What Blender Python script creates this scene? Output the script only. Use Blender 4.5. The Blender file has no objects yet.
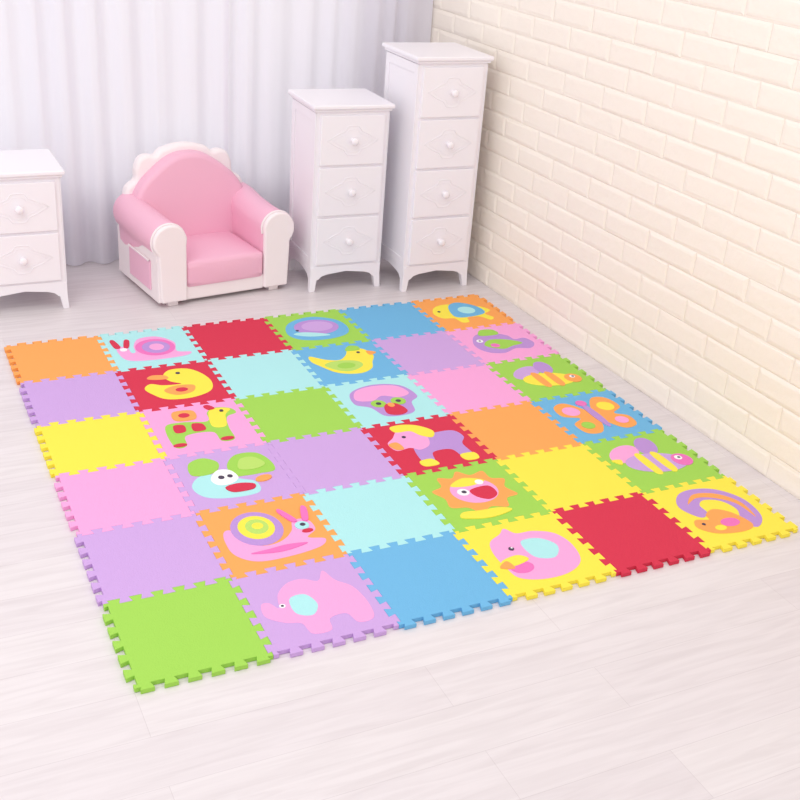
import bpy, bmesh, math, random
from mathutils import Vector, Matrix
random.seed(7)
S=bpy.context.scene
S.view_settings.view_transform='Standard'
S.view_settings.look='None'

# ------------------------------------------------------------------ helpers
def lin(c):
    return tuple(((x/255)/12.92 if x/255<=0.04045 else ((x/255+0.055)/1.055)**2.4) for x in c)+(1,)
def mat(name,rgb,rough=.6,bump=0,bscale=200,spec=.3,dist=.002):
    m=bpy.data.materials.new(name); m.use_nodes=True
    nt=m.node_tree; b=nt.nodes['Principled BSDF']
    b.inputs['Base Color'].default_value=lin(rgb); b.inputs['Roughness'].default_value=rough
    b.inputs['Specular IOR Level'].default_value=spec
    tc=nt.nodes.new('ShaderNodeTexCoord')
    if bump:
        n=nt.nodes.new('ShaderNodeTexNoise'); n.inputs['Scale'].default_value=bscale; n.inputs['Detail'].default_value=3
        nt.links.new(tc.outputs['Object'],n.inputs['Vector'])
        bp=nt.nodes.new('ShaderNodeBump'); bp.inputs['Strength'].default_value=bump; bp.inputs['Distance'].default_value=dist
        nt.links.new(n.outputs['Fac'],bp.inputs['Height']); nt.links.new(bp.outputs['Normal'],b.inputs['Normal'])
    return m
def empty(name,loc,rz=0):
    o=bpy.data.objects.new(name,None); S.collection.objects.link(o); o.location=loc; o.rotation_euler=(0,0,rz)
    o.empty_display_size=.1
    return o
def mesh_obj(name,verts,faces,m,parent=None,smooth=False,bevel=0,seg=2,sub=0):
    me=bpy.data.meshes.new(name); me.from_pydata(verts,[],faces); me.update()
    bm=bmesh.new(); bm.from_mesh(me); bmesh.ops.recalc_face_normals(bm,faces=bm.faces); bm.to_mesh(me); bm.free()
    o=bpy.data.objects.new(name,me); S.collection.objects.link(o)
    for mm in (m if isinstance(m,list) else [m]): me.materials.append(mm)
    if parent: o.parent=parent
    if bevel:
        md=o.modifiers.new('b','BEVEL'); md.width=bevel; md.segments=seg; md.limit_method='ANGLE'; md.angle_limit=math.radians(35)
    if smooth:
        me.polygons.foreach_set('use_smooth',[True]*len(me.polygons))
        if bevel:
            w=o.modifiers.new('w','WEIGHTED_NORMAL'); w.keep_sharp=True
    return o
def box(name,x0,x1,y0,y1,z0,z1,m,parent=None,bevel=.003,seg=2,smooth=True):
    v=[(x,y,z) for x in (x0,x1) for y in (y0,y1) for z in (z0,z1)]
    f=[(0,1,3,2),(4,6,7,5),(0,4,5,1),(2,3,7,6),(0,2,6,4),(1,5,7,3)]
    return mesh_obj(name,v,f,m,parent,bevel=bevel,seg=seg,smooth=smooth and bevel>0)
def prism(name,pts,a0,a1,m,parent=None,axis='y',bevel=.003,seg=2,shear=0,smooth=True):
    n=len(pts)
    def P(p,a):
        if axis=='y': return (p[0],a+shear*p[1],p[1])
        if axis=='x': return (a,p[0],p[1])
        return (p[0],p[1],a)
    v=[P(p,a0) for p in pts]+[P(p,a1) for p in pts]
    f=[tuple(range(n)),tuple(range(2*n-1,n-1,-1))]+[(i,(i+1)%n,n+(i+1)%n,n+i) for i in range(n)]
    return mesh_obj(name,v,f,m,parent,bevel=bevel,seg=seg,smooth=smooth)
def crom(pts,k=6,closed=True):
    out=[];n=len(pts)
    rng=range(n) if closed else range(n-1)
    for i in rng:
        if closed: p0,p1,p2,p3=pts[i-1],pts[i],pts[(i+1)%n],pts[(i+2)%n]
        else: p0,p1,p2,p3=pts[max(i-1,0)],pts[i],pts[i+1],pts[min(i+2,n-1)]
        for j in range(k):
            t=j/k
            out.append(tuple(.5*((2*p1[d])+(-p0[d]+p2[d])*t+(2*p0[d]-5*p1[d]+4*p2[d]-p3[d])*t*t+(-p0[d]+3*p1[d]-3*p2[d]+p3[d])*t**3) for d in range(len(p1))))
    if not closed: out.append(tuple(pts[-1]))
    return out
def tube(name,pts,r,m,parent=None,closed=True):
    c=bpy.data.curves.new(name,'CURVE'); c.dimensions='3D'; c.bevel_depth=r; c.bevel_resolution=2
    s=c.splines.new('POLY'); s.points.add(len(pts)-1)
    for i,p in enumerate(pts): s.points[i].co=(*p,1)
    s.use_cyclic_u=closed
    o=bpy.data.objects.new(name,c); S.collection.objects.link(o); c.materials.append(m)
    if parent: o.parent=parent
    return o
def lathe(name,prof,m,parent,loc,n=20):
    v=[];f=[]
    for r,h in prof:
        for i in range(n):
            a=2*math.pi*i/n
            v.append((loc[0]+r*math.cos(a),loc[1]-h,loc[2]+r*math.sin(a)))
    for j in range(len(prof)-1):
        for i in range(n):
            f.append((j*n+i,j*n+(i+1)%n,(j+1)*n+(i+1)%n,(j+1)*n+i))
    f.append(tuple(range((len(prof)-1)*n,len(prof)*n)))
    return mesh_obj(name,v,f,m,parent,smooth=True)

# ------------------------------------------------------------------ camera
R=[[0.9013,-0.4275,0.0706],[-0.1333,-0.4286,-0.8936],[0.4123,0.796,-0.4432]]
cd=bpy.data.cameras.new('camera'); cam=bpy.data.objects.new('camera',cd); S.collection.objects.link(cam)
M=Matrix(((R[0][0],-R[1][0],-R[2][0]),(R[0][1],-R[1][1],-R[2][1]),(R[0][2],-R[1][2],-R[2][2]))).to_quaternion().to_matrix().to_4x4()
M.translation=Vector((-0.3682,-1.7859,1.5831)); cam.matrix_world=M
cd.sensor_width=36; cd.lens=1111.07*36/800
S.camera=cam

# ------------------------------------------------------------------ floor
fm=bpy.data.materials.new('whitewashed_planks'); fm.use_nodes=True; nt=fm.node_tree; b=nt.nodes['Principled BSDF']
tc=nt.nodes.new('ShaderNodeTexCoord')
br=nt.nodes.new('ShaderNodeTexBrick'); br.offset=.37; br.inputs['Scale'].default_value=1
br.inputs['Brick Width'].default_value=.95; br.inputs['Row Height'].default_value=.135; br.inputs['Mortar Size'].default_value=.0008
br.inputs['Mortar Smooth'].default_value=.5
br.inputs['Color1'].default_value=lin((229,222,223)); br.inputs['Color2'].default_value=lin((225,217,219)); br.inputs['Mortar'].default_value=lin((212,203,205))
nt.links.new(tc.outputs['Object'],br.inputs['Vector'])
mp=nt.nodes.new('ShaderNodeMapping'); mp.inputs['Scale'].default_value=(1.6,20,1); nt.links.new(tc.outputs['Object'],mp.inputs['Vector'])
nz=nt.nodes.new('ShaderNodeTexNoise'); nz.inputs['Scale'].default_value=2.5; nz.inputs['Detail'].default_value=7; nz.inputs['Distortion'].default_value=.8
nt.links.new(mp.outputs[0],nz.inputs['Vector'])
rp=nt.nodes.new('ShaderNodeValToRGB'); rp.color_ramp.elements[0].position=.3; rp.color_ramp.elements[0].color=(.88,.865,.865,1)
rp.color_ramp.elements[1].position=.62; rp.color_ramp.elements[1].color=(1,1,1,1)
nt.links.new(nz.outputs['Fac'],rp.inputs[0])
mx=nt.nodes.new('ShaderNodeMix'); mx.data_type='RGBA'; mx.blend_type='MULTIPLY'; mx.inputs[0].default_value=.75
nt.links.new(br.outputs['Color'],mx.inputs[6]); nt.links.new(rp.outputs[0],mx.inputs[7]); nt.links.new(mx.outputs[2],b.inputs['Base Color'])
b.inputs['Roughness'].default_value=.34; b.inputs['Specular IOR Level'].default_value=.35
mesh_obj('floor',[(-3,-3,0),(2.1,-3,0),(2.1,2.75,0),(-3,2.75,0)],[(0,1,2,3)],fm)

# ------------------------------------------------------------------ walls
wm=mat('cream_foam_brick',(251,242,230),.6,bump=.7,bscale=34,spec=.35,dist=.004)
WY=2.60
ang=math.atan(0.017)
v=[];f=[]
def q(*p):
    i=len(v); v.extend(p); f.append(tuple(range(i,i+len(p))))
L0,L1,HH=-.74,4.4,2.5
q((0,-L0,0),(0,-L1,0),(0,-L1,HH),(0,-L0,HH))
q((.08,-L0,0),(.08,-L1,0),(.08,-L1,HH),(.08,-L0,HH)); q((0,-L1,0),(.08,-L1,0),(.08,-L1,HH),(0,-L1,HH)); q((0,-L0,HH),(0,-L1,HH),(.08,-L1,HH),(.08,-L0,HH))
bh,bw,g=.077,.233,.0006
r=0
z=0
while z<HH-.02:
    s=L0-(bw/2 if r%2 else 0)
    while s<L1:
        s0=max(s,L0)+g/2; s1=min(s+bw,L1)-g/2; z0=z+g/2; z1=min(z+bh,HH)-g/2
        if s1-s0>.02:
            dd=random.uniform(.0035,.006)
            rings=[(0,0.0004),(.0035,dd*.42),(.008,dd*.78),(.015,dd)]
            i=len(v)
            for ins,dp in rings:
                for (a,c) in ((s0+ins,z0+ins),(s1-ins,z0+ins),(s1-ins,z1-ins),(s0+ins,z1-ins)):
                    v.append((-dp+random.uniform(-.0008,.0008)*(dp>.001),-a,c+random.uniform(-.0015,.0015)*(dp>.001)))
            for k in range(len(rings)-1):
                for j in range(4):
                    f.append((i+k*4+j,i+k*4+(j+1)%4,i+k*4+4+(j+1)%4,i+k*4+4+j))
            k=(len(rings)-1)*4
            f.append((i+k,i+k+1,i+k+2,i+k+3))
        s+=bw
    z+=bh; r+=1
w=mesh_obj('wall_right',v,f,wm,smooth=False); w.location=(1.905,1.86,0); w.rotation_euler=(0,0,ang)
pm=mat('white_plaster',(242,240,244),.8)
WX0,WX1,WZ0,WZ1=-2.2,1.6,.25,2.25
bv=[];bf=[]
def bx_(x0,x1,y0,y1,z0,z1):
    i=len(bv); bv.extend([(x,y,z) for x in (x0,x1) for y in (y0,y1) for z in (z0,z1)])
    bf.extend([tuple(i+k for k in t) for t in ((0,1,3,2),(4,6,7,5),(0,4,5,1),(2,3,7,6),(0,2,6,4),(1,5,7,3))])
bx_(-3,WX0,WY,WY+.1,0,2.5); bx_(WX1,1.890,WY,WY+.1,0,2.5); bx_(WX0,WX1,WY,WY+.1,0,WZ0); bx_(WX0,WX1,WY,WY+.1,WZ1,2.5)
mesh_obj('wall_back',bv,bf,pm)
wr=empty('added_backlight_window',((WX0+WX1)/2,WY+.05,WZ0))  # unseen window opening and frame, added so daylight brightens the curtains from behind
hw=(WX1-WX0)/2; hz=WZ1-WZ0
for i in range(4):
    x=-hw+.025+i*(2*hw-.05)/3
    box('mullion_%d'%i,x-.022,x+.022,-.02,.02,.0,hz,pm,wr,.002)
for zz in (.0,hz-.045): box('rail',-hw,hw,-.02,.02,zz,zz+.045,pm,wr,.002)

# ------------------------------------------------------------------ curtain
cm=bpy.data.materials.new('sheer_curtain'); cm.use_nodes=True; nt=cm.node_tree; b=nt.nodes['Principled BSDF']
b.inputs['Base Color'].default_value=lin((245,243,249)); b.inputs['Roughness'].default_value=.8
tr=nt.nodes.new('ShaderNodeBsdfTranslucent'); tr.inputs[0].default_value=lin((247,244,251))
ms=nt.nodes.new('ShaderNodeMixShader'); ms.inputs[0].default_value=.42
nt.links.new(b.outputs[0],ms.inputs[1]); nt.links.new(tr.outputs[0],ms.inputs[2]); nt.links.new(ms.outputs[0],nt.nodes['Material Output'].inputs[0])
def curtain(name,x0,x1,yc,amp,seed):
    rnd=random.Random(seed); n=int((x1-x0)/.006); ph=0; phs=[];wd=.09;amps=[]
    a=amp
    for i in range(n+1):
        ph+=2*math.pi*.006/wd; phs.append(ph); amps.append(a)
        if int(ph/(2*math.pi))!=int((ph-2*math.pi*.006/wd)/(2*math.pi)):
            wd=rnd.uniform(.06,.15); a=amp*rnd.uniform(.35,1)
    for _ in range(8): amps=[(amps[max(i-1,0)]+amps[i]+amps[min(i+1,n)])/3 for i in range(n+1)]
    rows=22; v=[];f=[]
    for j in range(rows+1):
        t=j/rows; z=.006+2.44*t
        sp=1-.25*t
        for i in range(n+1):
            x=x0+(x1-x0)*i/n; p=phs[i]
            w_=math.sin(p)+.25*math.sin(2*p+1.3+t)
            y=yc-amps[i]*sp*w_*.8+.006*math.sin(9*x+3*t)
            v.append((x+.006*math.cos(p)*sp+.006*math.sin(3*t+x*4),y,z))
    for j in range(rows):
        for i in range(n):
            k=j*(n+1)+i; f.append((k,k+1,k+n+2,k+n+1))
    return mesh_obj(name,v,f,cm,smooth=True)
curtain('curtain',-2.4,1.0,2.54,.027,3)
curtain('curtain',.98,1.870,2.545,.022,11)

# ------------------------------------------------------------------ puzzle mat
C={'orange':(249,168,92),'teal':(176,232,233),'red':(213,54,80),'green':(162,213,88),'blue':(112,182,225),'purple':(204,166,223),
   'yellow':(249,231,80),'pink':(244,168,218),'mag':(236,120,190),'white':(248,248,248),'dark':(80,70,90),'lime':(186,222,110),'lav':(188,148,214)}
MC={k:mat('foam_'+k,c,.8,bump=.45,bscale=260,spec=.25) for k,c in C.items()}
mroot=empty('foam_puzzle_mat',(0,0,0))
T=.3;TH=.012;hh=.009;e=.0028;mg=.0125;seg=.025
def wave():
    pts=[(0,0),(mg+.001,0)]
    for k in range(11):
        o=hh if k%2==0 else -hh
        a=mg+k*seg; c=a+seg
        pts.append((a-e,o)); pts.append((c+e,o))
    pts+= [(T-mg-.001,0)]
    return pts
W=wave()
def edge(p,qv,flip):
    d=((qv[0]-p[0])/T,(qv[1]-p[1])/T); nrm=(-d[1],d[0]); s=flip
    return [(p[0]+d[0]*a+nrm[0]*o*s,p[1]+d[1]*a+nrm[1]*o*s) for a,o in W]+[qv]
rows=[['orange','teal','red','green','blue','orange'],
['purple','red','teal','blue','purple','pink'],
['yellow','pink','green','teal','pink','green'],
['pink','purple','purple','red','orange','blue'],
['purple','orange','teal','green','yellow','green'],
['green','purple','blue','yellow','red','yellow']]
for rr in range(6):
    for c in range(6):
        Y=5-rr; x0,y0=c*T,Y*T; x1,y1=x0+T,y0+T
        fl=lambda i,j:1 if (i+j)%2 else -1
        bot=edge((x0,y0),(x1,y0),fl(c,Y)); top=edge((x0,y1),(x1,y1),fl(c,Y+1))
        lef=edge((x0,y0),(x0,y1),fl(c,Y)); rig=edge((x1,y0),(x1,y1),fl(c+1,Y))
        loop=bot[:-1]+rig[:-1]+top[::-1][:-1]+lef[::-1][:-1]
        cx,cy=(x0+x1)/2,(y0+y1)/2; k=.9985
        loop=[(cx+(a-cx)*k,cy+(b_-cy)*k) for a,b_ in loop]
        prism('tile_%s_%d%d'%(rows[rr][c],rr,c),loop,.0005,TH,MC[rows[rr][c]],mroot,axis='z',bevel=.0008,seg=2,smooth=False)
def inlay(rc,shapes):
    rr,c=rc; x0,y0=c*T,(5-rr)*T
    for i,(kind,col,*a) in enumerate(shapes):
        if kind=='e':
            u,vv,ru,rv=a[:4]; rot=math.radians(a[4]) if len(a)>4 else 0
            pts=[(u+ru*math.cos(t)*math.cos(rot)-rv*math.sin(t)*math.sin(rot),vv+ru*math.cos(t)*math.sin(rot)+rv*math.sin(t)*math.cos(rot)) for t in [2*math.pi*k/28 for k in range(28)]]
        else: pts=crom(a[0],7)
        P=[(x0+T*(.09+.82*p[0]),y0+T*(.09+.82*p[1])) for p in pts]
        prism('inlay_%d%d_%d'%(rr,c,i),P,TH-.002,TH+.0004+.0003*i,MC[col],mroot,axis='z',bevel=0,smooth=False)
E='e';B='s'
# snail
inlay((0,1),[(B,'pink',[(.03,.45),(.1,.18),(.4,.1),(.85,.12),(.98,.22),(.8,.3),(.84,.6),(.66,.85),(.4,.84),(.28,.62),(.26,.42),(.2,.4),(.18,.6),(.06,.62)]),(E,'mag',.55,.5,.27,.28),(E,'lav',.56,.5,.19,.2),(E,'pink',.57,.5,.1,.11),(B,'red',[(.02,.6),(.0,.85),(.06,.87),(.1,.62)]),(B,'red',[(.14,.6),(.2,.84),(.26,.8),(.2,.58)]),(E,'white',.12,.52,.05,.05)])
# whale
inlay((0,3),[(B,'blue',[(.02,.4),(.15,.18),(.5,.1),(.85,.2),(.97,.45),(.9,.75),(.6,.94),(.3,.88),(.1,.7)]),(E,'lav',.52,.56,.34,.27),(E,'purple',.54,.58,.24,.18),(B,'teal',[(.1,.38),(.3,.25),(.6,.22),(.5,.32),(.25,.42)]),(E,'dark',.2,.5,.025,.025)])
# turtle
inlay((0,5),[(B,'yellow',[(.02,.55),(.08,.35),(.25,.3),(.3,.12),(.42,.12),(.48,.28),(.68,.26),(.78,.1),(.88,.18),(.82,.34),(.97,.45),(.9,.62),(.7,.7),(.4,.85),(.15,.78)]),(B,'blue',[(.3,.35),(.6,.3),(.85,.4),(.82,.68),(.6,.88),(.38,.75)]),(E,'teal',.6,.55,.14,.14),(E,'dark',.14,.6,.025,.025)])
# duck
inlay((1,1),[(B,'yellow',[(.16,.3),(.3,.12),(.6,.08),(.88,.2),(.97,.45),(.92,.72),(.78,.92),(.55,.95),(.42,.8),(.46,.62),(.58,.5),(.35,.52),(.2,.6),(.1,.48)]),(B,'orange',[(.44,.8),(.28,.84),(.2,.76),(.32,.7),(.46,.7)]),(B,'orange',[(.32,.36),(.48,.46),(.72,.42),(.66,.24),(.44,.2)]),(E,'red',.54,.33,.08,.06),(E,'dark',.62,.82,.03,.03)])
# bird
inlay((1,3),[(B,'yellow',[(.06,.5),(.22,.22),(.5,.12),(.72,.22),(.82,.42),(.92,.62),(.86,.86),(.66,.9),(.54,.72),(.4,.6),(.22,.66),(.04,.82),(.0,.66)]),(B,'lime',[(.14,.5),(.36,.58),(.62,.5),(.64,.34),(.42,.22),(.24,.3)]),(E,'green',.42,.4,.13,.09),(B,'orange',[(.88,.78),(1.0,.7),(.88,.64)]),(B,'green',[(.6,.86),(.7,1.0),(.82,.96),(.8,.84)]),(E,'dark',.75,.76,.025,.025)])
# sea creature
inlay((1,5),[(B,'lav',[(.05,.5),(.12,.25),(.35,.15),(.6,.25),(.82,.2),(.97,.35),(.92,.55),(.75,.55),(.7,.72),(.45,.88),(.2,.8)]),(B,'green',[(.2,.45),(.35,.62),(.6,.58),(.8,.4),(.6,.34),(.4,.28)]),(E,'mag',.35,.42,.07,.07),(B,'green',[(.3,.8),(.4,.98),(.6,.95),(.6,.78)]),(E,'white',.2,.62,.05,.05),(E,'dark',.2,.62,.02,.02)])
# deer / giraffe
inlay((2,1),[(B,'green',[(.08,.62),(.06,.12),(.2,.1),(.26,.34),(.58,.34),(.62,.1),(.78,.1),(.8,.4),(.86,.66),(1.0,.74),(.96,.88),(.78,.94),(.66,.84),(.6,.62),(.3,.68)]),(B,'yellow',[(.62,.48),(.68,.84),(.8,.92),(.96,.86),(.86,.72),(.78,.44)]),(B,'red',[(.16,.44),(.28,.44),(.3,.6),(.18,.62)]),(B,'red',[(.38,.42),(.52,.42),(.52,.57),(.4,.6)]),(B,'orange',[(.24,.74),(.48,.72),(.5,.94),(.26,.96)]),(E,'red',.37,.84,.07,.06),(E,'red',.13,.13,.08,.04),(E,'red',.7,.13,.08,.04),(B,'red',[(.7,.9),(.66,1.0),(.72,1.02),(.78,.92)]),(E,'dark',.84,.83,.025,.025)])
# owl
inlay((2,3),[(B,'lav',[(.06,.5),(.14,.82),(.5,.96),(.86,.84),(.95,.5),(.8,.35),(.72,.1),(.5,.04),(.3,.1),(.22,.35)]),(B,'pink',[(.12,.6),(.22,.84),(.5,.92),(.8,.84),(.88,.6),(.7,.52),(.5,.62),(.32,.52)]),(E,'green',.36,.42,.1,.1),(E,'green',.64,.42,.1,.1),(B,'red',[(.42,.36),(.58,.36),(.64,.14),(.5,.06),(.36,.14)]),(E,'dark',.36,.42,.035,.035),(E,'dark',.64,.42,.035,.035),(E,'orange',.5,.34,.045,.06)])
# bee
inlay((2,5),[(E,'purple',.3,.68,.26,.15,30),(E,'lav',.62,.76,.2,.13,80),(E,'yellow',.5,.4,.38,.2,-10),(B,'orange',[(.33,.24),(.43,.22),(.43,.6),(.33,.62)]),(B,'orange',[(.54,.2),(.64,.22),(.64,.56),(.54,.6)]),(E,'orange',.85,.34,.12,.13),(E,'white',.86,.38,.04,.04),(E,'dark',.87,.38,.02,.02)])
# green creature over a teal pond
inlay((3,1),[(B,'teal',[(.0,.4),(.08,.16),(.35,.06),(.66,.08),(.7,.3),(.55,.42),(.4,.56),(.15,.6)]),(B,'green',[(.5,.5),(.5,.74),(.66,.94),(.9,.92),(1.0,.7),(.98,.48),(.8,.46),(.64,.46)]),(B,'green',[(.06,.66),(.1,.9),(.28,.98),(.42,.84),(.36,.66),(.2,.6)]),(B,'white',[(.24,.5),(.36,.66),(.5,.62),(.54,.44),(.42,.34),(.28,.36)]),(E,'dark',.36,.5,.035,.04),(E,'dark',.46,.5,.03,.035),(B,'red',[(.34,.28),(.5,.32),(.66,.26),(.62,.16),(.4,.16)]),(B,'lime',[(.6,.62),(.68,.82),(.84,.82),(.92,.64),(.76,.56)]),(E,'orange',.8,.34,.1,.06,15)])
# horse-like animal
inlay((3,3),[(B,'lav',[(.3,.5),(.24,.12),(.38,.08),(.46,.28),(.7,.28),(.76,.06),(.9,.08),(.9,.36),(1.0,.52),(.94,.7),(.7,.72),(.52,.7)]),(B,'pink',[(.02,.62),(.06,.44),(.24,.46),(.34,.38),(.5,.46),(.56,.68),(.44,.86),(.26,.88),(.14,.74)]),(B,'yellow',[(.24,.86),(.22,1.0),(.4,1.02),(.58,.94),(.7,.76),(.62,.62),(.5,.7),(.42,.84)]),(B,'yellow',[(.2,.12),(.36,.14),(.4,.0),(.22,.0)]),(B,'yellow',[(.74,.12),(.92,.12),(.92,-.02),(.76,-.02)]),(B,'orange',[(.02,.6),(.06,.46),(.16,.46),(.14,.62)]),(E,'dark',.28,.72,.025,.025)])
# butterfly
inlay((3,5),[(B,'orange',[(.5,.5),(.3,.9),(.08,.85),(.05,.6),(.25,.48),(.08,.35),(.12,.1),(.35,.1)]),(B,'orange',[(.5,.5),(.7,.92),(.92,.9),(.97,.62),(.78,.48),(.92,.35),(.88,.12),(.65,.1)]),(E,'pink',.24,.68,.12,.12),(E,'yellow',.78,.68,.12,.12),(E,'green',.24,.28,.09,.09),(E,'pink',.76,.28,.09,.09),(E,'lav',.5,.5,.055,.34),(E,'mag',.5,.84,.075,.075)])
# snail large
inlay((4,1),[(B,'pink',[(.02,.5),(.04,.24),(.22,.06),(.55,.04),(.9,.1),(1.0,.22),(.84,.3),(.97,.42),(.95,.62),(.8,.64),(.72,.46),(.56,.32),(.36,.3),(.2,.42),(.14,.66),(.06,.66)]),(E,'lav',.4,.62,.27,.32),(E,'yellow',.4,.64,.19,.22),(E,'lime',.41,.65,.12,.14),(E,'yellow',.42,.66,.06,.06),(B,'mag',[(.2,.2),(.5,.14),(.8,.2),(.6,.24),(.4,.22)]),(E,'teal',.86,.52,.075,.075),(E,'dark',.87,.53,.03,.03),(E,'red',.88,.41,.06,.03),(B,'mag',[(.78,.62),(.7,.84),(.74,.88),(.84,.64)]),(B,'mag',[(.9,.62),(.97,.86),(1.02,.82),(.96,.6)])])
# lion
inlay((4,3),[(B,'orange',[(.1,.5),(.03,.68),(.18,.75),(.22,.93),(.38,.88),(.5,1.),(.62,.88),(.8,.92),(.82,.75),(.96,.68),(.88,.52),(.94,.34),(.78,.3),(.7,.14),(.52,.2),(.36,.12),(.26,.26),(.08,.32)]),(E,'pink',.5,.56,.28,.26),(B,'yellow',[(.28,.72),(.5,.84),(.72,.72),(.5,.66)]),(B,'red',[(.46,.58),(.7,.6),(.72,.42),(.58,.34),(.46,.44)]),(E,'white',.36,.56,.07,.07),(E,'dark',.37,.56,.03,.03),(E,'white',.64,.7,.05,.05),(B,'yellow',[(.1,.08),(.4,.0),(.7,.06),(.6,.14),(.35,.16),(.15,.18)])])
# bee large
inlay((4,5),[(E,'pink',.24,.72,.26,.16,30),(E,'lav',.62,.8,.22,.14,70),(E,'purple',.5,.42,.4,.22,-10),(B,'yellow',[(.33,.22),(.43,.21),(.43,.64),(.33,.63)]),(B,'yellow',[(.55,.2),(.65,.22),(.65,.6),(.55,.62)]),(E,'mag',.85,.38,.13,.14),(E,'white',.83,.43,.05,.05),(E,'dark',.84,.43,.02,.02),(B,'yellow',[(.05,.5),(-.02,.62),(.1,.6)])])
# elephant
inlay((5,1),[(B,'pink',[(.0,.42),(.02,.6),(.1,.6),(.16,.5),(.22,.7),(.36,.84),(.52,.86),(.66,.78),(.76,.92),(.82,.74),(.94,.58),(.98,.32),(.94,.08),(.78,.06),(.72,.22),(.55,.2),(.5,.04),(.32,.05),(.28,.22),(.14,.28)]),(B,'teal',[(.3,.6),(.46,.62),(.52,.44),(.42,.3),(.28,.38)]),(E,'white',.2,.52,.03,.03),(E,'dark',.2,.52,.015,.015)])
# chick
inlay((5,3),[(B,'pink',[(.08,.35),(.12,.15),(.35,.05),(.65,.06),(.88,.2),(.96,.48),(.9,.72),(.7,.84),(.5,.86),(.42,.98),(.32,.9),(.15,.8),(.08,.6)]),(B,'teal',[(.46,.7),(.68,.7),(.8,.52),(.66,.34),(.46,.42)]),(E,'mag',.24,.3,.13,.1),(B,'yellow',[(.1,.46),(.3,.5),(.38,.4),(.2,.34),(.06,.36)]),(B,'orange',[(.02,.36),(.14,.44),(.16,.3)]),(E,'dark',.3,.62,.03,.03),(E,'white',.31,.63,.012,.012)])
# squirrel
inlay((5,5),[(B,'lav',[(.2,.45),(.1,.7),(.25,.92),(.5,.98),(.78,.88),(.95,.6),(.9,.25),(.7,.08),(.6,.22),(.72,.45),(.66,.66),(.48,.74),(.36,.66),(.34,.5)]),(B,'orange',[(.24,.72),(.44,.88),(.72,.8),(.87,.55),(.82,.25),(.8,.55),(.62,.74),(.42,.8)]),(B,'orange',[(.03,.28),(.18,.12),(.5,.06),(.68,.14),(.62,.4),(.46,.54),(.3,.48),(.26,.38),(.1,.42)]),(E,'mag',.46,.26,.12,.08),(E,'yellow',.28,.2,.07,.05),(E,'dark',.14,.32,.022,.022)])

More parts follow.
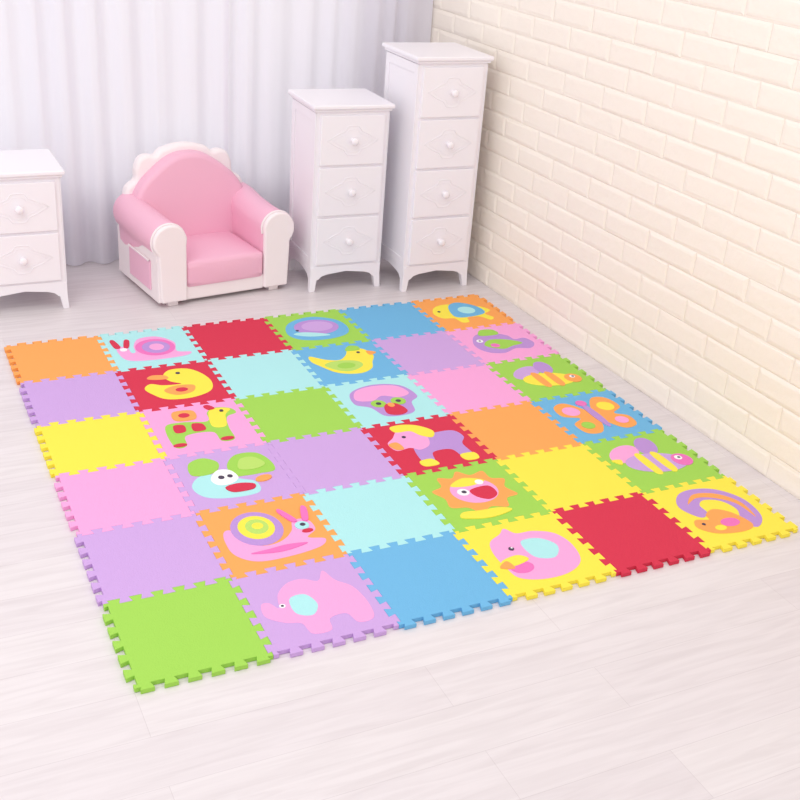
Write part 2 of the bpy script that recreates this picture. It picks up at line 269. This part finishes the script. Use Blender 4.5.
# ------------------------------------------------------------------ cabinets
cw=mat('white_lacquer',(246,242,247),.35,spec=.4)
ck=mat('knob_white',(248,243,248),.2,spec=.5)
def cabinet(x0,x1,y0,y1,H,nd,rz=0,shift=0):
    wd,dp=x1-x0,y1-y0
    root=empty('drawer_cabinet',((x0+x1)/2,(y0+y1)/2,0),rz)
    hx,hy=wd/2,dp/2; bx,by=hx-.018,hy-.018
    lz=.085
    box('body',-bx,bx,-by,by,lz,H-.022,cw,root,.002)
    box('top_slab',-hx,hx,-hy,hy,H-.016,H,cw,root,.005,3)
    box('top_moulding',-hx+.008,hx-.008,-hy+.008,hy-.008,H-.026,H-.0155,cw,root,.003)
    for sx in (-1,1):
        for sy in (-1,1):
            vv=[]
            for z,wo,wi,off in ((.1,.034,0,.003),(.055,.028,0,.003),(0,.021,0,.006)):
                xo=bx+off; yo=by+off
                for (a,b_) in ((xo-wo,yo-wo),(xo,yo-wo),(xo,yo),(xo-wo,yo)):
                    vv.append((sx*a,sy*b_,z))
            ff=[(k*4+j,k*4+(j+1)%4,k*4+4+(j+1)%4,k*4+4+j) for k in range(2) for j in range(4)]+[(0,1,2,3),(8,9,10,11)]
            mesh_obj('leg',vv,ff,cw,root,bevel=.0015)
    def apron(s):
        s-=.01
        half=[(-s,.104),(-s,.045),(-s+.02,.050),(-s+.032,.062),(-s+.055,.069)]
        return half+[(0,.078)]+[(-a,b_) for a,b_ in half[::-1]]
    prism('front_apron',apron(bx),-by-.0035,-by+.012,cw,root,'y',0,smooth=False)
    prism('back_apron',apron(bx),by-.012,by+.0015,cw,root,'y',0,smooth=False)
    prism('side_apron_l',apron(by),-bx-.0015,-bx+.012,cw,root,'x',0,smooth=False)
    prism('side_apron_r',apron(by),bx-.012,bx+.0015,cw,root,'x',0,smooth=False)
    zt=H-.03
    for sx,nm in ((-1,'l'),(1,'r')):
        xa=sx*bx
        X=(xa-.004,xa) if sx<0 else (xa,xa+.004)
        box('side_stile_a_'+nm,*X,-by,-by+.03,lz+.01,zt,cw,root,.001)
        box('side_stile_b_'+nm,*X,by-.03,by,lz+.01,zt,cw,root,.001)
        box('side_rail_a_'+nm,*X,-by+.03,by-.03,zt-.035,zt,cw,root,.001)
        box('side_rail_b_'+nm,*X,-by+.03,by-.03,lz+.02,lz+.05,cw,root,.001)
    z0=lz+.022; zz=H-.034; h=(zz-z0)/nd; w2=bx-.016
    for i in range(nd):
        a=z0+i*h+.005; c=z0+(i+1)*h-.005; m=(a+c)/2
        box('drawer_%d'%(i+1),-w2,w2,-by-.010,-by+.005,a,c,cw,root,.003,3)
        yf=-by-.010
        A=w2*.80; Bh=(c-a)*.30
        base=[(-A,0),(-A*.62,Bh*.40),(-A*.34,Bh*.62),(-A*.22,Bh*.95),(0,Bh),(A*.22,Bh*.95),(A*.34,Bh*.62),(A*.62,Bh*.40),(A,0),(A*.62,-Bh*.40),(A*.34,-Bh*.62),(A*.22,-Bh*.95),(0,-Bh),(-A*.22,-Bh*.95),(-A*.34,-Bh*.62),(-A*.62,-Bh*.40)]
        tube('ornament_%d'%(i+1),[(p[0],yf,m+p[1]) for p in base],.0018,cw,root)
        tube('ornament_in_%d'%(i+1),[(p[0]*.8,yf,m+p[1]*.76) for p in base],.0011,cw,root)
        lathe('knob_%d'%(i+1),[(.010,-.001),(.010,.002),(.006,.004),(.005,.010),(.010,.014),(.0145,.019),(.014,.024),(.009,.028),(.001,.029)],ck,root,(0,yf,m))
    return root
cabinet(-.05,.274,2.09,2.40,.512,2)
cabinet(1.158,1.482,2.005,2.305,.728,3,math.radians(-1.5))
cabinet(1.514,1.836,1.92,2.235,.914,4)

# ------------------------------------------------------------------ armchair
pk=mat('pink_leatherette',(243,187,209),.42,bump=.15,bscale=120,spec=.4)
cr=mat('cream_leatherette',(249,239,240),.45,bump=.15,bscale=120,spec=.4)
pkp=mat('pink_pocket',(241,190,212),.6)
RZ=math.radians(8.5)
D0,D1=-.20,.20
fx,fy=.835,2.048
ar=empty('kids_armchair',(fx+math.sin(-RZ)*.20,fy+math.cos(RZ)*.20,0),RZ)
def arm(sx):
    cx,cz,r=.222,.250,.066
    pr=[(.160,.02),(.160,.235)]
    for k in range(0,15):
        a=math.radians(170-k*(215/14))
        pr.append((cx+r*math.cos(a),cz+r*math.sin(a)))
    pr+=[(.268,.18),(.262,.02)]
    nm='l' if sx<0 else 'r'
    P=[(sx*a,b_) for a,b_ in pr]
    secs=[(D0+.012,1.0,0,0),(-.08,1.0,0,0),(.04,1.02,.008,.006),(.12,1.03,.02,.010),(D1-.02,1.0,.022,.008)]
    n=len(pr); vv=[];ff=[]
    for y,sc,dz,dx in secs:
        for a,b_ in pr:
            k=max(0,(b_-.12)/.2)
            vv.append((sx*(a+dx*k),y,b_+dz*k))
    for j in range(len(secs)-1):
        for i in range(n):
            ff.append((j*n+i,j*n+(i+1)%n,(j+1)*n+(i+1)%n,(j+1)*n+i))
    ff+= [tuple(range(n)),tuple(range((len(secs)-1)*n,len(secs)*n))]
    o=mesh_obj('arm_'+nm,vv,ff,pk,ar,smooth=True)
    b_=o.modifiers.new('b','BEVEL'); b_.width=.010; b_.segments=3; b_.limit_method='ANGLE'; b_.angle_limit=math.radians(50)
    prism('arm_front_'+nm,P,D0-.010,D0+.013,cr,ar,'y',.008,3)
    tube('arm_piping_'+nm,[(sx*a,D0+.015,b2) for a,b2 in pr[1:-1]],.0045,cr,ar,closed=False)
    xs=sorted((sx*.255,sx*.269))
    box('side_panel_'+nm,xs[0],xs[1],D0+.005,D1,.018,.205,cr,ar,.004,2)
    xs=sorted((sx*.268,sx*.275))
    box('side_pocket_'+nm,xs[0],xs[1],-.13,.07,.05,.165,pkp,ar,.003,2)
    tube('pocket_hem_'+nm,[(sx*.275,-.13,.165),(sx*.275,.07,.165)],.004,cr,ar,closed=False)
for sx in (-1,1): arm(sx)
def crown(o,ear=0):
    h=[(-.245-o,.03),(-.250-o,.30),(-.232-o,.355+o*.3)]
    if ear: h+=[(-.205,.385),(-.200,.425),(-.182,.462),(-.150,.474),(-.118,.470)]
    else: h+=[(-.185-o*.9,.415+o*.7)]
    h+=[(-.085-o*.4,.484+o),(0,.500+o)]
    full=h+[(-a,b_) for a,b_ in h[::-1][1:]]
    top=crom(full[1:-1],5,False)
    return [full[0]]+top+[full[-1]]
prism('back_pad',crown(-.016),.06,.145,pk,ar,'y',.022,4,shear=.10)
prism('back_shell',crown(.008,1),.115,.165,cr,ar,'y',.016,4,shear=.10)
box('base',-.165,.165,D0+.004,D1-.02,.015,.075,cr,ar,.008,3)
def cush(name,x0,x1,y0,y1,z0,z1,m,puff):
    bm=bmesh.new(); bmesh.ops.create_cube(bm,size=1)
    bmesh.ops.subdivide_edges(bm,edges=bm.edges,cuts=7,use_grid_fill=True)
    for vt in bm.verts:
        x,y,z=vt.co*2
        ex=(1-x*x)*(1-y*y)
        zz=(z0+z1)/2+(z1-z0)/2*z+(puff*ex if z>0 else 0)*abs(z)
        fy_=.010*(1-x*x)*(1-z*z) if y<0 else 0
        vt.co=((x0+x1)/2+(x1-x0)/2*x,(y0+y1)/2+(y1-y0)/2*y-fy_,zz)
    me=bpy.data.meshes.new(name); bm.to_mesh(me); bm.free(); me.materials.append(m)
    me.polygons.foreach_set('use_smooth',[True]*len(me.polygons))
    o=bpy.data.objects.new(name,me); S.collection.objects.link(o); o.parent=ar
    b_=o.modifiers.new('b','BEVEL'); b_.width=.016; b_.segments=4; b_.limit_method='ANGLE'; b_.angle_limit=math.radians(50)
    return o
cush('seat_cushion',-.158,.158,D0-.004,.09,.066,.166,pk,.014)
for sx in (-1,1):
    for y in (D0+.03,D1-.05):
        box('foot',sx*.21-.02,sx*.21+.02,y-.02,y+.02,0,.021,cr,ar,.002)

# ------------------------------------------------------------------ light
wd=bpy.data.worlds.new('world'); S.world=wd; wd.use_nodes=True
bg=wd.node_tree.nodes['Background']; bg.inputs[0].default_value=(1,.985,1,1); bg.inputs[1].default_value=.98
def area(name,loc,tgt,size,energy,col=(1,1,1)):
    l=bpy.data.lights.new(name,'AREA'); l.size=size; l.energy=energy; l.color=col
    o=bpy.data.objects.new(name,l); S.collection.objects.link(o); o.location=loc
    o.rotation_euler=(Vector(tgt)-Vector(loc)).to_track_quat('-Z','Y').to_euler()
area('added_soft_light',(-1.2,-.4,3.2),(.6,1.3,0),2.6,46,(1,.985,.975))  # area light added overhead for soft shadows, not a fixture of the room
